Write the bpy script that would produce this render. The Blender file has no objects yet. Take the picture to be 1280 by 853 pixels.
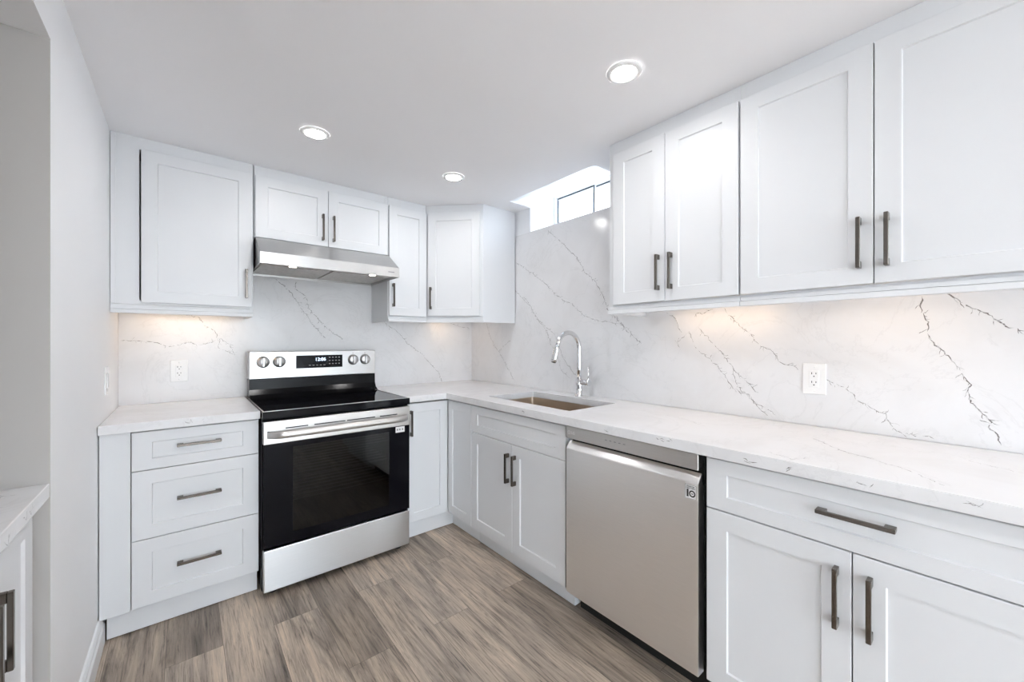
import bpy, bmesh, math, random
from mathutils import Vector, Matrix

PI = math.pi
SC = bpy.context.scene
COL = SC.collection

# ------------------------------------------------------------------ camera, world, exposure
cam_data = bpy.data.cameras.new('camera')
cam = bpy.data.objects.new('camera', cam_data)
COL.objects.link(cam)
cam.location = (0, 0, 1.26)
cam.rotation_euler = (PI / 2, 0, -0.691)
cam_data.sensor_width = 36
cam_data.lens = 494 / 1280 * 36
cam_data.clip_start = 0.02
SC.camera = cam

world = bpy.data.worlds.new('sky')
SC.world = world
world.use_nodes = True
wb = world.node_tree.nodes['Background']
# overcast sky; strong ground half made up to light the ceiling from below
SKY, GROUND = (10.2, 10.6, 11.4, 1), (7.0, 7.1, 7.4, 1)
wt = world.node_tree
w_tc = wt.nodes.new('ShaderNodeTexCoord')
w_sep = wt.nodes.new('ShaderNodeSeparateXYZ')
w_map = wt.nodes.new('ShaderNodeMapRange')
w_map.inputs['From Min'].default_value = -0.02
w_map.inputs['From Max'].default_value = 0.02
w_mix = wt.nodes.new('ShaderNodeMix')
w_mix.data_type = 'RGBA'
w_mix.inputs[6].default_value = GROUND
w_mix.inputs[7].default_value = SKY
wt.links.new(w_tc.outputs['Generated'], w_sep.inputs[0])
wt.links.new(w_sep.outputs['Z'], w_map.inputs['Value'])
wt.links.new(w_map.outputs[0], w_mix.inputs[0])
wt.links.new(w_mix.outputs[2], wb.inputs[0])
wb.inputs[1].default_value = 1.0

SC.view_settings.view_transform = 'Standard'
SC.view_settings.look = 'None'
SC.view_settings.exposure = 0.35
SC.view_settings.gamma = 1.0
SC.view_settings.use_curve_mapping = False
SC.cycles.max_bounces = 12
SC.cycles.diffuse_bounces = 8
SC.cycles.glossy_bounces = 6
SC.cycles.caustics_reflective = False
SC.cycles.sample_clamp_indirect = 8.0

POT_STRENGTH = 130.0
POT_COLOR = (1.0, 0.98, 0.965)
LED_STRENGTH = 14.0
LED_COLOR = (1.0, 0.70, 0.43)

# ------------------------------------------------------------------ materials
def new_mat(name):
    m = bpy.data.materials.new(name)
    m.use_nodes = True
    return m, m.node_tree, m.node_tree.nodes['Principled BSDF']

def setp(b, **k):
    names = {'color': 'Base Color', 'rough': 'Roughness', 'metal': 'Metallic', 'spec': 'Specular IOR Level',
             'coat': 'Coat Weight', 'coatr': 'Coat Roughness', 'aniso': 'Anisotropic', 'anisor': 'Anisotropic Rotation',
             'ior': 'IOR', 'emc': 'Emission Color', 'ems': 'Emission Strength', 'alpha': 'Alpha', 'trans': 'Transmission Weight'}
    for key, v in k.items():
        if isinstance(v, tuple) and len(v) == 3:
            v = (*v, 1)
        b.inputs[names[key]].default_value = v

def noise(nt, scale, detail=3, rough=0.5, coord='Object', vscale=(1, 1, 1), rot=(0, 0, 0), distort=0.0):
    tc = nt.nodes.new('ShaderNodeTexCoord')
    mp = nt.nodes.new('ShaderNodeMapping')
    mp.inputs['Scale'].default_value = vscale
    mp.inputs['Rotation'].default_value = rot
    n = nt.nodes.new('ShaderNodeTexNoise')
    n.inputs['Scale'].default_value = scale
    n.inputs['Detail'].default_value = detail
    n.inputs['Roughness'].default_value = rough
    n.inputs['Distortion'].default_value = distort
    nt.links.new(tc.outputs[coord], mp.inputs[0])
    nt.links.new(mp.outputs[0], n.inputs['Vector'])
    return n

def ramp(nt, src, stops):
    r = nt.nodes.new('ShaderNodeValToRGB')
    e = r.color_ramp.elements
    while len(e) < len(stops):
        e.new(0.5)
    for i, (p, c) in enumerate(stops):
        e[i].position = p
        e[i].color = (*c, 1) if len(c) == 3 else c
    nt.links.new(src, r.inputs[0])
    return r

def bump(nt, b, src, strength, dist=0.001):
    bp = nt.nodes.new('ShaderNodeBump')
    bp.inputs['Strength'].default_value = strength
    bp.inputs['Distance'].default_value = dist
    nt.links.new(src, bp.inputs['Height'])
    nt.links.new(bp.outputs[0], b.inputs['Normal'])

def simple(name, color, rough=0.5, metal=0.0, var=0.03, nscale=6, bstr=0.0, bscale=200, **k):
    m, nt, b = new_mat(name)
    setp(b, color=color, rough=rough, metal=metal, **k)
    n = noise(nt, nscale, 2)
    lo = tuple(c * (1 - var) for c in color)
    hi = tuple(min(1, c * (1 + var)) for c in color)
    r = ramp(nt, n.outputs['Fac'], [(0.3, lo), (0.7, hi)])
    nt.links.new(r.outputs[0], b.inputs['Base Color'])
    if bstr:
        n2 = noise(nt, bscale, 2)
        bump(nt, b, n2.outputs['Fac'], bstr)
    return m

def emissive(name, color, strength):
    m, nt, b = new_mat(name)
    setp(b, color=(0.9, 0.9, 0.9), emc=color, ems=strength)
    return m

def brushed(name, color, rough=0.28, aniso=0.75, streak=(1, 1, 60), bstr=0.04, metal=1.0, cvar=0.06):
    """brushed sheet metal: fine lines run horizontally, blotches stretched along the brushing"""
    m, nt, b = new_mat(name)
    setp(b, color=color, rough=rough, metal=metal, aniso=aniso, anisor=0.25)
    n = noise(nt, 12, 4, 0.6, vscale=streak)
    lo = tuple(c * (1 - cvar) for c in color)
    hi = tuple(min(1, c * (1 + cvar)) for c in color)
    r = ramp(nt, n.outputs['Fac'], [(0.3, lo), (0.7, hi)])
    nt.links.new(r.outputs[0], b.inputs['Base Color'])
    tg = nt.nodes.new('ShaderNodeTangent')
    tg.direction_type = 'RADIAL'
    tg.axis = 'Z'
    nt.links.new(tg.outputs[0], b.inputs['Tangent'])
    return m

M = {}
M['paint'] = simple('cabinet_paint', (0.738, 0.750, 0.768), 0.38, var=0.008, nscale=3, bstr=0.01, bscale=300)
M['wall'] = simple('wall_paint', (0.885, 0.89, 0.905), 0.55, var=0.01, nscale=2, bstr=0.04, bscale=260)
M['alcove'] = simple('alcove_shade_paint', (0.50, 0.485, 0.47), 0.6, var=0.02, nscale=2, bstr=0.04, bscale=260)  # alcove shade put into the grey-beige base colour
M['ceiling'] = simple('ceiling_paint', (0.905, 0.90, 0.915), 0.7, var=0.012, nscale=1.5, bstr=0.05, bscale=220)
M['trim'] = simple('trim_paint', (0.84, 0.85, 0.87), 0.32, var=0.01)
M['plastic'] = simple('white_plastic', (0.84, 0.84, 0.84), 0.25, var=0.005)
M['slot'] = simple('slot_black', (0.02, 0.02, 0.02), 0.6)
M['black'] = simple('black_enamel', (0.006, 0.006, 0.007), 0.14, var=0.1, spec=0.10)
M['blackmatt'] = simple('black_matt', (0.01, 0.01, 0.01), 0.6, var=0.1)
M['nickel'] = brushed('brushed_nickel', (0.16, 0.143, 0.128), 0.22, 0.3, (1, 1, 1), cvar=0.05)
M['steel'] = brushed('stainless_steel', (0.64, 0.64, 0.645), 0.34, 0.8, cvar=0.04)
M['steel_dw'] = brushed('dishwasher_steel', (0.92, 0.915, 0.91), 0.30, 0.75, cvar=0.03)
M['steel_soft'] = brushed('stainless_trim', (0.62, 0.605, 0.59), 0.36, 0.7)
M['steel_sink'] = brushed('sink_steel', (0.66, 0.58, 0.49), 0.34, 0.3)
M['steel_bright'] = brushed('bright_steel', (0.60, 0.60, 0.60), 0.30, 0.6)
M['steel_hood'] = brushed('hood_steel', (0.56, 0.555, 0.55), 0.38, 0.8)
M['chrome'] = simple('chrome', (0.78, 0.78, 0.79), 0.05, 1.0, var=0.01)
M['filter'] = simple('filter_mesh', (0.55, 0.52, 0.49), 0.45, 0.8, var=0.12, nscale=60)
M['pot'] = emissive('lamp_diffuser', POT_COLOR, POT_STRENGTH)
M['led'] = emissive('led_diffuser', LED_COLOR, LED_STRENGTH)
M['hoodlamp'] = emissive('hood_lamp', (1.0, 0.9, 0.78), 14.0)
M['digits'] = emissive('display_digits', (0.55, 0.70, 1.0), 2.5)
M['gasket'] = simple('rubber_gasket', (0.012, 0.022, 0.026), 0.7)
M['ink'] = simple('printed_ink', (0.03, 0.03, 0.03), 0.5)
M['inkgrey'] = simple('printed_grey', (0.25, 0.25, 0.26), 0.5)
M['inkwhite'] = simple('printed_white', (0.85, 0.85, 0.85), 0.5)
M['sticker'] = simple('sticker_paper', (0.85, 0.85, 0.86), 0.4)
M['stickergrey'] = simple('sticker_silver', (0.80, 0.80, 0.81), 0.35)

# black appliance glass
m, nt, b = new_mat('black_glass')
setp(b, color=(0.004, 0.004, 0.006), rough=0.045, spec=0.13)
n = noise(nt, 2.0, 2)
r = ramp(nt, n.outputs['Fac'], [(0.3, (0.035,) * 3), (0.7, (0.06,) * 3)])
nt.links.new(r.outputs[0], b.inputs['Roughness'])
M['glass_black'] = m

def thin_glass(name, tint, refl=0.06):
    m = bpy.data.materials.new(name)
    m.use_nodes = True
    nt = m.node_tree
    nt.nodes.clear()
    out = nt.nodes.new('ShaderNodeOutputMaterial')
    mix = nt.nodes.new('ShaderNodeMixShader')
    tr = nt.nodes.new('ShaderNodeBsdfTransparent')
    gl = nt.nodes.new('ShaderNodeBsdfGlossy')
    fr = nt.nodes.new('ShaderNodeFresnel')
    tr.inputs[0].default_value = (*tint, 1)
    gl.inputs['Roughness'].default_value = 0.03
    fr.inputs[0].default_value = 1.45
    ge = nt.nodes.new('ShaderNodeNewGeometry')
    inv_ = nt.nodes.new('ShaderNodeMath'); inv_.operation = 'SUBTRACT'; inv_.inputs[0].default_value = 1.0
    mu = nt.nodes.new('ShaderNodeMath'); mu.operation = 'MULTIPLY'
    nt.links.new(ge.outputs['Backfacing'], inv_.inputs[1])
    nt.links.new(fr.outputs[0], mu.inputs[0]); nt.links.new(inv_.outputs[0], mu.inputs[1])
    nt.links.new(mu.outputs[0], mix.inputs[0])
    nt.links.new(tr.outputs[0], mix.inputs[1])
    nt.links.new(gl.outputs[0], mix.inputs[2])
    nt.links.new(mix.outputs[0], out.inputs[0])
    return m
M['pane'] = thin_glass('window_glass', (0.92, 0.96, 0.97))
M['oven_pane'] = thin_glass('oven_glass', (0.22, 0.23, 0.24))

# quartz: soft clouds on white, glossy; the drawn veins are separate faces of the same slab mesh
m, nt, b = new_mat('white_quartz')
setp(b, rough=0.16, spec=0.32)
n = noise(nt, 3.2, 5, 0.6, distort=0.6)
r = ramp(nt, n.outputs['Fac'], [(0.25, (0.72, 0.715, 0.72)), (0.55, (0.778, 0.777, 0.788)), (0.8, (0.80, 0.80, 0.812))])
n2 = noise(nt, 2.1, 8, 0.62, distort=1.4)
v = nt.nodes.new('ShaderNodeMath'); v.operation = 'SUBTRACT'; v.inputs[1].default_value = 0.5
nt.links.new(n2.outputs['Fac'], v.inputs[0])
a = nt.nodes.new('ShaderNodeMath'); a.operation = 'ABSOLUTE'
nt.links.new(v.outputs[0], a.inputs[0])
vr = ramp(nt, a.outputs[0], [(0.0, (0.90, 0.90, 0.90)), (0.012, (1, 1, 1))])
mx = nt.nodes.new('ShaderNodeMix'); mx.data_type = 'RGBA'; mx.blend_type = 'MULTIPLY'
mx.inputs[0].default_value = 0.55
nt.links.new(r.outputs[0], mx.inputs[6]); nt.links.new(vr.outputs[0], mx.inputs[7])
nt.links.new(mx.outputs[2], b.inputs['Base Color'])
M['quartz'] = m

def vein_mat(name, color, lo, hi):
    m, nt, b = new_mat(name)
    setp(b, color=color, rough=0.14)
    n = noise(nt, 70, 4, 0.7)
    r = ramp(nt, n.outputs['Fac'], [(0.36, (lo,) * 3), (0.62, (hi,) * 3)])
    nt.links.new(r.outputs[0], b.inputs['Alpha'])
    return m
M['vein'] = vein_mat('quartz_vein_dark', (0.22, 0.205, 0.20), 0.15, 0.95)
M['vein_soft'] = vein_mat('quartz_vein_soft', (0.36, 0.34, 0.33), 0.12, 0.85)

# vinyl plank floor, boards run along Y
m, nt, b = new_mat('vinyl_plank')
tc = nt.nodes.new('ShaderNodeTexCoord')
mp = nt.nodes.new('ShaderNodeMapping')
mp.inputs['Rotation'].default_value = (0, 0, PI / 2)
mp.inputs['Location'].default_value = (0.35, 0.06, 0)
nt.links.new(tc.outputs['Object'], mp.inputs[0])
br = nt.nodes.new('ShaderNodeTexBrick')
br.offset = 0.37
br.inputs['Color1'].default_value = (0, 0, 0, 1)
br.inputs['Color2'].default_value = (1, 1, 1, 1)
br.inputs['Mortar'].default_value = (0.5, 0.5, 0.5, 1)
br.inputs['Scale'].default_value = 1.0
br.inputs['Mortar Size'].default_value = 0.0007
br.inputs['Mortar Smooth'].default_value = 0.2
br.inputs['Bias'].default_value = 0.0
br.inputs['Brick Width'].default_value = 1.22
br.inputs['Row Height'].default_value = 0.182
nt.links.new(mp.outputs[0], br.inputs['Vector'])
# per-plank offset for the grain
sep = nt.nodes.new('ShaderNodeSeparateColor')
nt.links.new(br.outputs['Color'], sep.inputs[0])
comb = nt.nodes.new('ShaderNodeCombineXYZ')
mul = nt.nodes.new('ShaderNodeMath'); mul.operation = 'MULTIPLY'; mul.inputs[1].default_value = 37.0
nt.links.new(sep.outputs[0], mul.inputs[0])
nt.links.new(mul.outputs[0], comb.inputs[0]); nt.links.new(mul.outputs[0], comb.inputs[1])
addv = nt.nodes.new('ShaderNodeVectorMath'); addv.operation = 'ADD'
nt.links.new(tc.outputs['Object'], addv.inputs[0]); nt.links.new(comb.outputs[0], addv.inputs[1])

def grain(scale_x, scale_y, detail, rough, dist):
    g = nt.nodes.new('ShaderNodeMapping')
    g.inputs['Scale'].default_value = (scale_x, scale_y, 1)
    nn = nt.nodes.new('ShaderNodeTexNoise')
    nn.inputs['Scale'].default_value = 1.0
    nn.inputs['Detail'].default_value = detail
    nn.inputs['Roughness'].default_value = rough
    nn.inputs['Distortion'].default_value = dist
    nt.links.new(addv.outputs[0], g.inputs[0]); nt.links.new(g.outputs[0], nn.inputs['Vector'])
    return nn
g1 = grain(11, 1.1, 7, 0.66, 1.6)       # broad cathedral figure
g2 = grain(105, 4.5, 6, 0.75, 0.8)       # fine fibres
g3 = grain(4.5, 1.6, 3, 0.5, 0.4)      # cloudy toning
tone = ramp(nt, sep.outputs[0], [(0.0, (0.30, 0.250, 0.208)), (0.35, (0.42, 0.350, 0.290)), (0.7, (0.54, 0.455, 0.378)), (1.0, (0.37, 0.310, 0.258))])
r1 = ramp(nt, g1.outputs['Fac'], [(0.30, (0.42, 0.41, 0.41)), (0.46, (0.95, 0.94, 0.93)), (0.66, (1.34, 1.31, 1.26))])
r2 = ramp(nt, g2.outputs['Fac'], [(0.33, (0.36, 0.36, 0.37)), (0.47, (0.95, 0.95, 0.95)), (0.68, (1.28, 1.27, 1.25))])
r3 = ramp(nt, g3.outputs['Fac'], [(0.30, (0.66, 0.67, 0.70)), (0.65, (1.15, 1.14, 1.12))])
prev = tone.outputs[0]
for rr in (r1, r2, r3):
    mm = nt.nodes.new('ShaderNodeMix'); mm.data_type = 'RGBA'; mm.blend_type = 'MULTIPLY'; mm.inputs[0].default_value = 1.0
    nt.links.new(prev, mm.inputs[6]); nt.links.new(rr.outputs[0], mm.inputs[7]); prev = mm.outputs[2]
gap = nt.nodes.new('ShaderNodeMix'); gap.data_type = 'RGBA'
gap.inputs[7].default_value = (0.11, 0.095, 0.08, 1)
nt.links.new(br.outputs['Fac'], gap.inputs[0]); nt.links.new(prev, gap.inputs[6])
nt.links.new(gap.outputs[2], b.inputs['Base Color'])
setp(b, rough=0.42, spec=0.35)
bump(nt, b, g2.outputs['Fac'], 0.12, 0.0006)
M['floor'] = m

# ------------------------------------------------------------------ mesh helpers
def BM():
    return bmesh.new()

def add_box(bm, x0, x1, y0, y1, z0, z1, bev=0.0, mat=0, seg=1):
    t = bmesh.new()
    bmesh.ops.create_cube(t, size=1)
    for v in t.verts:
        v.co = Vector((x0 + (v.co.x + .5) * (x1 - x0), y0 + (v.co.y + .5) * (y1 - y0), z0 + (v.co.z + .5) * (z1 - z0)))
    if bev:
        bmesh.ops.bevel(t, geom=list(t.edges), offset=bev, segments=seg, affect='EDGES', profile=0.5)
    merge(bm, t, mat)

def merge(bm, t, mat=0, matrix=None, smooth=None):
    vm = {}
    for v in t.verts:
        vm[v] = bm.verts.new(matrix @ v.co if matrix else v.co)
    for f in t.faces:
        try:
            nf = bm.faces.new([vm[v] for v in f.verts])
        except ValueError:
            continue
        nf.material_index = mat
        nf.smooth = f.smooth if smooth is None else smooth
    t.free()

def add_prism(bm, poly, z0, z1, axis='z', bev=0.0, mat=0):
    """extrude a closed 2D polygon; axis z: (x,y), axis x: (y,z) between x=z0..z1, axis y: (x,z)"""
    t = bmesh.new()
    def P(p, h):
        return {'z': (p[0], p[1], h), 'x': (h, p[0], p[1]), 'y': (p[0], h, p[1])}[axis]
    a = [t.verts.new(P(p, z0)) for p in poly]
    b_ = [t.verts.new(P(p, z1)) for p in poly]
    n_ = len(poly)
    t.faces.new(a); t.faces.new(b_)
    for i in range(n_):
        t.faces.new((a[i], a[(i + 1) % n_], b_[(i + 1) % n_], b_[i]))
    bmesh.ops.recalc_face_normals(t, faces=list(t.faces))
    if bev:
        bmesh.ops.bevel(t, geom=list(t.edges), offset=bev, segments=2, affect='EDGES')
    merge(bm, t, mat)

def add_lathe(bm, prof, seg=32, matrix=None, mat=0, smooth=True):
    """revolve (radius, height) profile about local z"""
    t = bmesh.new()
    rings = []
    for (r_, h) in prof:
        if r_ < 1e-6:
            rings.append([t.verts.new((0, 0, h))])
        else:
            rings.append([t.verts.new((r_ * math.cos(2 * PI * i / seg), r_ * math.sin(2 * PI * i / seg), h)) for i in range(seg)])
    for a, b_ in zip(rings, rings[1:]):
        for i in range(seg):
            j = (i + 1) % seg
            if len(a) == 1 and len(b_) == 1:
                continue
            if len(a) == 1:
                t.faces.new((a[0], b_[j], b_[i]))
            elif len(b_) == 1:
                t.faces.new((a[i], a[j], b_[0]))
            else:
                t.faces.new((a[i], a[j], b_[j], b_[i]))
    bmesh.ops.recalc_face_normals(t, faces=list(t.faces))
    for f in t.faces:
        f.smooth = smooth
    merge(bm, t, mat, matrix)

def add_tube(bm, pts, radii, seg=20, mat=0, cap=True):
    pts = [Vector(p) for p in pts]
    if not isinstance(radii, (list, tuple)):
        radii = [radii] * len(pts)
    t = bmesh.new()
    rings = []
    ref = None
    for i, p in enumerate(pts):
        d = (pts[min(i + 1, len(pts) - 1)] - pts[max(i - 1, 0)]).normalized()
        if ref is None:
            ref = Vector((0, 1, 0)) if abs(d.y) < .9 else Vector((1, 0, 0))
        u = (ref - d * ref.dot(d)).normalized(); w = d.cross(u); ref = u
        rings.append([t.verts.new(p + radii[i] * (math.cos(2 * PI * k / seg) * u + math.sin(2 * PI * k / seg) * w)) for k in range(seg)])
    for a, b_ in zip(rings, rings[1:]):
        for k in range(seg):
            f = t.faces.new((a[k], a[(k + 1) % seg], b_[(k + 1) % seg], b_[k])); f.smooth = True
    if cap:
        t.faces.new(rings[0]); t.faces.new(rings[-1])
    bmesh.ops.recalc_face_normals(t, faces=list(t.faces))
    merge(bm, t, mat)

def obj(name, bm, mats, parent=None, loc=None):
    me = bpy.data.meshes.new(name)
    bmesh.ops.recalc_face_normals(bm, faces=list(bm.faces))
    bm.to_mesh(me); bm.free()
    for mm in (mats if isinstance(mats, (list, tuple)) else [mats]):
        me.materials.append(mm)
    o = bpy.data.objects.new(name, me)
    COL.objects.link(o)
    if parent:
        o.parent = parent
    if loc:
        o.location = loc
    return o

def tag(o, label, cat, group=None):
    o['label'] = label; o['category'] = cat
    if group:
        o['group'] = group
    return o

def thing(name, label, cat, loc=(0, 0, 0), rz=0.0, group=None):
    o = bpy.data.objects.new(name, None)
    COL.objects.link(o)
    o.empty_display_size = 0.05
    o.location = loc; o.rotation_euler = (0, 0, rz)
    return tag(o, label, cat, group)

def struct(name, bm, mats, parent=None):
    o = obj(name, bm, mats, parent)
    if not parent:
        o['kind'] = 'structure'
    return o

def text(name, s, size, mat, parent, matrix, align='CENTER', depth=0.0004, bold=0.0):
    c = bpy.data.curves.new(name, 'FONT')
    c.body = s; c.size = size; c.align_x = align; c.align_y = 'CENTER'; c.extrude = depth; c.offset = bold
    t = bpy.data.objects.new(name, c)
    COL.objects.link(t)
    dg = bpy.context.evaluated_depsgraph_get()
    me = bpy.data.meshes.new_from_object(t.evaluated_get(dg))
    COL.objects.unlink(t); bpy.data.objects.remove(t)
    me.transform(matrix)
    me.materials.clear(); me.materials.append(mat)
    o = bpy.data.objects.new(name, me); COL.objects.link(o); o.parent = parent
    return o

# text lying on a vertical face that looks to local -Y: text x -> x, text y -> z
def face_mat(x, y, z):
    return Matrix.Translation((x, y, z)) @ Matrix.Rotation(PI / 2, 4, 'X')

# ------------------------------------------------------------------ dimensions (metres)
WB = 2.955      # face of the back backsplash
WR = 1.975      # face of the right backsplash
WL = -0.275     # left wall
CZ = 2.258      # kitchen ceiling
SLAB = 0.012

# ------------------------------------------------------------------ setting
bm = BM(); add_box(bm, -3.1, 2.2, -5.65, 3.05, -0.05, 0.0); struct('floor', bm, M['floor'])

# ceiling with the window pocket left open
PX0, PX1, PY0, PY1 = 1.785, 1.987, 1.424, 2.193
bm = BM()
def ccell(x0, x1, y0, y1):
    add_box(bm, x0, x1, y0, y1, CZ, CZ + 0.04)
ccell(-3.1, PX0, -5.65, 3.05); ccell(PX0, 2.2, -5.65, PY0); ccell(PX0, 2.2, PY1, 3.05)
struct('ceiling', bm, M['ceiling'])

bm = BM(); add_box(bm, -0.395, 2.2, WB + SLAB, WB + 0.1, 0, CZ); struct('wall_back', bm, M['wall'])
SILL = 2.071
bm = BM()
XW = WR + SLAB
add_box(bm, XW, XW + 0.1, -5.55, WB + SLAB, 0, SILL - 0.004)
add_box(bm, XW, XW + 0.1, -5.55, PY0, SILL - 0.004, CZ)
add_box(bm, XW, XW + 0.1, PY1, WB + SLAB, SILL - 0.004, CZ)
struct('wall_right', bm, M['wall'])
# left wall with the alcove opening
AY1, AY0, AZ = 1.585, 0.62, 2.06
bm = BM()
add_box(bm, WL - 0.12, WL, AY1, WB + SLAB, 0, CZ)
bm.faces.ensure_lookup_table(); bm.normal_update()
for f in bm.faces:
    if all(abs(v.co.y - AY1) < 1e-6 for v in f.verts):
        f.material_index = 1                       # the alcove's shade, mixed into a greyer colour, wraps onto this end
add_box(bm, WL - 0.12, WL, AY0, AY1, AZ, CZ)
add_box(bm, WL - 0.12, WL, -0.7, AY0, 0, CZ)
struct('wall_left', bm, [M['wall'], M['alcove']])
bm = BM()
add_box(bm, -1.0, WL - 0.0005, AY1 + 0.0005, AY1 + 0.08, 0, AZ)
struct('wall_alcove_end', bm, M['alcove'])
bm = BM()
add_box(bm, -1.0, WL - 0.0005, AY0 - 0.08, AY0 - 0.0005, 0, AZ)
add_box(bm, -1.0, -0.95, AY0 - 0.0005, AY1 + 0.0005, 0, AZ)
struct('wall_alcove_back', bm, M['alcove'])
bm = BM(); add_box(bm, -1.0, WL - 0.1205, AY0 - 0.08, AY1 + 0.08, AZ, AZ + 0.05); struct('ceiling_alcove', bm, M['ceiling'])
# the room opens out behind the camera; far wall with a wide glazed patio door added for fill light
bm = BM()
LY0, LY1, LZ0, LZ1 = -5.2, -3.5, 0.25, 2.10
for q in ((-5.55, LY0, 0, CZ), (LY1, -0.6, 0, CZ), (LY0, LY1, 0, LZ0), (LY0, LY1, LZ1, CZ)):
    add_box(bm, -3.1, -3.0, q[0], q[1], q[2], q[3])
add_box(bm, -3.0, WL - 0.1205, -0.7, -0.6, 0, CZ)
struct('wall_rear', bm, M['wall'])
GX0, GX1, GZ1, GY = -2.0, 1.92, 2.10, -5.55
bm = BM()
add_box(bm, -3.1, GX0, GY - 0.1, GY, 0, CZ); add_box(bm, GX1, 2.2, GY - 0.1, GY, 0, CZ); add_box(bm, GX0, GX1, GY - 0.1, GY, GZ1, CZ)
struct('wall_front', bm, M['wall'])

# baseboard on the left wall, stepped profile
bm = BM()
prof = [(WL, 0.0), (WL + 0.017, 0.0), (WL + 0.017, 0.078), (WL + 0.012, 0.086), (WL + 0.012, 0.100), (WL + 0.006, 0.112), (WL, 0.115)]
t_ = bmesh.new()
add_prism(bm, [(p[0], p[1]) for p in prof], AY1, 2.357, axis='y')
t_.free()
struct('baseboard_left', bm, M['trim'])

# window pocket: reveal sides, sill, sloped soffit up to the window head
WX = 2.245      # window plane
HEAD = 2.415
bm = BM()
add_box(bm, XW + 0.1005, WX + 0.06, PY0 - 0.02, PY1 + 0.02, SILL - 0.03, SILL - 0.0045)          # sill
sl = lambda x: CZ + (x - PX0) / (WX - PX0) * (HEAD - CZ)
for y0, y1 in ((PY0, PY0 + 0.006), (PY1 - 0.006, PY1)):
    add_prism(bm, [(XW + 0.001, SILL - 0.0035), (WX + 0.06, SILL - 0.0035), (WX + 0.06, HEAD + 0.015), (PX0 + 0.002, CZ + 0.0005), (XW + 0.001, CZ + 0.0005)], y0, y1, axis='y')
add_prism(bm, [(PX0, CZ), (WX + 0.06, sl(WX + 0.06)), (WX + 0.06, sl(WX + 0.06) + 0.02), (PX0, CZ + 0.045)], PY0 - 0.02, PY1 + 0.02, axis='y')
# rounded corner at the near end of the ceiling cut
R_ = 0.05
cpts = [(PX0, PY0)] + [(PX0 + R_ - R_ * math.sin(a_ * PI / 16), PY0 + R_ - R_ * math.cos(a_ * PI / 16)) for a_ in range(0, 9)]
add_prism(bm, cpts, CZ, CZ + 0.03, axis='z')
struct('trim_1', bm, M['trim'])

# window_1: slider with a fixed frame and two sashes
wn = BM()
fy0, fy1, fz0, fz1 = PY0 + 0.007, PY1 - 0.007, SILL - 0.004, 2.402
def frame_ring(bm, x0, x1, y0, y1, z0, z1, w, mat=0):
    add_box(bm, x0, x1, y0, y1, z0, z0 + w, 0.002, mat)
    add_box(bm, x0, x1, y0, y1, z1 - w, z1, 0.002, mat)
    add_box(bm, x0, x1, y0, y0 + w, z0 + w, z1 - w, 0.002, mat)
    add_box(bm, x0, x1, y1 - w, y1, z0 + w, z1 - w, 0.002, mat)
frame_ring(wn, WX - 0.01, WX + 0.05, fy0, fy1, fz0, fz1, 0.028)
win = obj('window_1', wn, M['trim'])
win['kind'] = 'structure'
ymid = (fy0 + fy1) / 2
for (a0, a1, off) in ((ymid - 0.012, fy1 - 0.029, 0.004), (fy0 + 0.029, ymid + 0.014, 0.028)):
    s_ = BM(); frame_ring(s_, WX + off, WX + off + 0.022, a0, a1, fz0 + 0.029, fz1 - 0.029, 0.024)
    so = obj('sash', s_, M['trim'], win)
    k_ = BM(); frame_ring(k_, WX + off - 0.0012, WX + off + 0.004, a0 - 0.001, a1 + 0.001, fz0 + 0.028, fz1 - 0.028, 0.010)
    obj('gasket', k_, M['gasket'], so)
    g_ = BM(); add_box(g_, WX + off + 0.009, WX + off + 0.013, a0 + 0.02, a1 - 0.02, fz0 + 0.05, fz1 - 0.05)
    obj('pane', g_, M['pane'], so)

# pale half-round window well, added unseen to cut the small window's light
bm = BM()
wr, wc = 0.50, (fy0 + fy1) / 2
arc = [(WX + 0.07 + wr * math.sin(k * PI / 24), wc - wr * math.cos(k * PI / 24)) for k in range(25)]
arc2 = [(WX + 0.07 + (wr + 0.03) * math.sin(k * PI / 24), wc - (wr + 0.03) * math.cos(k * PI / 24)) for k in range(25)]
add_prism(bm, arc + arc2[::-1], 1.55, 2.62)
add_prism(bm, arc2, 1.5, 1.55)
struct('added_window_well', bm, M['trim'])

# side window of the room behind the camera, invented as fill light
lw = (LY1 - LY0) / 2
bm = BM()
for k in range(2):
    y0, y1 = LY0 + k * lw + 0.001, LY0 + (k + 1) * lw - 0.001
    for q in ((y0, y0 + 0.05, LZ0, LZ1), (y1 - 0.05, y1, LZ0, LZ1), (y0 + 0.05, y1 - 0.05, LZ0, LZ0 + 0.05), (y0 + 0.05, y1 - 0.05, LZ1 - 0.05, LZ1)):
        add_box(bm, -3.08, -3.03, q[0], q[1], q[2], q[3])
sw = struct('fill_side_window', bm, M['trim'])
for k in range(2):
    y0, y1 = LY0 + k * lw + 0.051, LY0 + (k + 1) * lw - 0.051
    g_ = BM(); add_box(g_, -3.058, -3.052, y0, y1, LZ0 + 0.05, LZ1 - 0.05); obj('pane', g_, M['pane'], sw)

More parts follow.
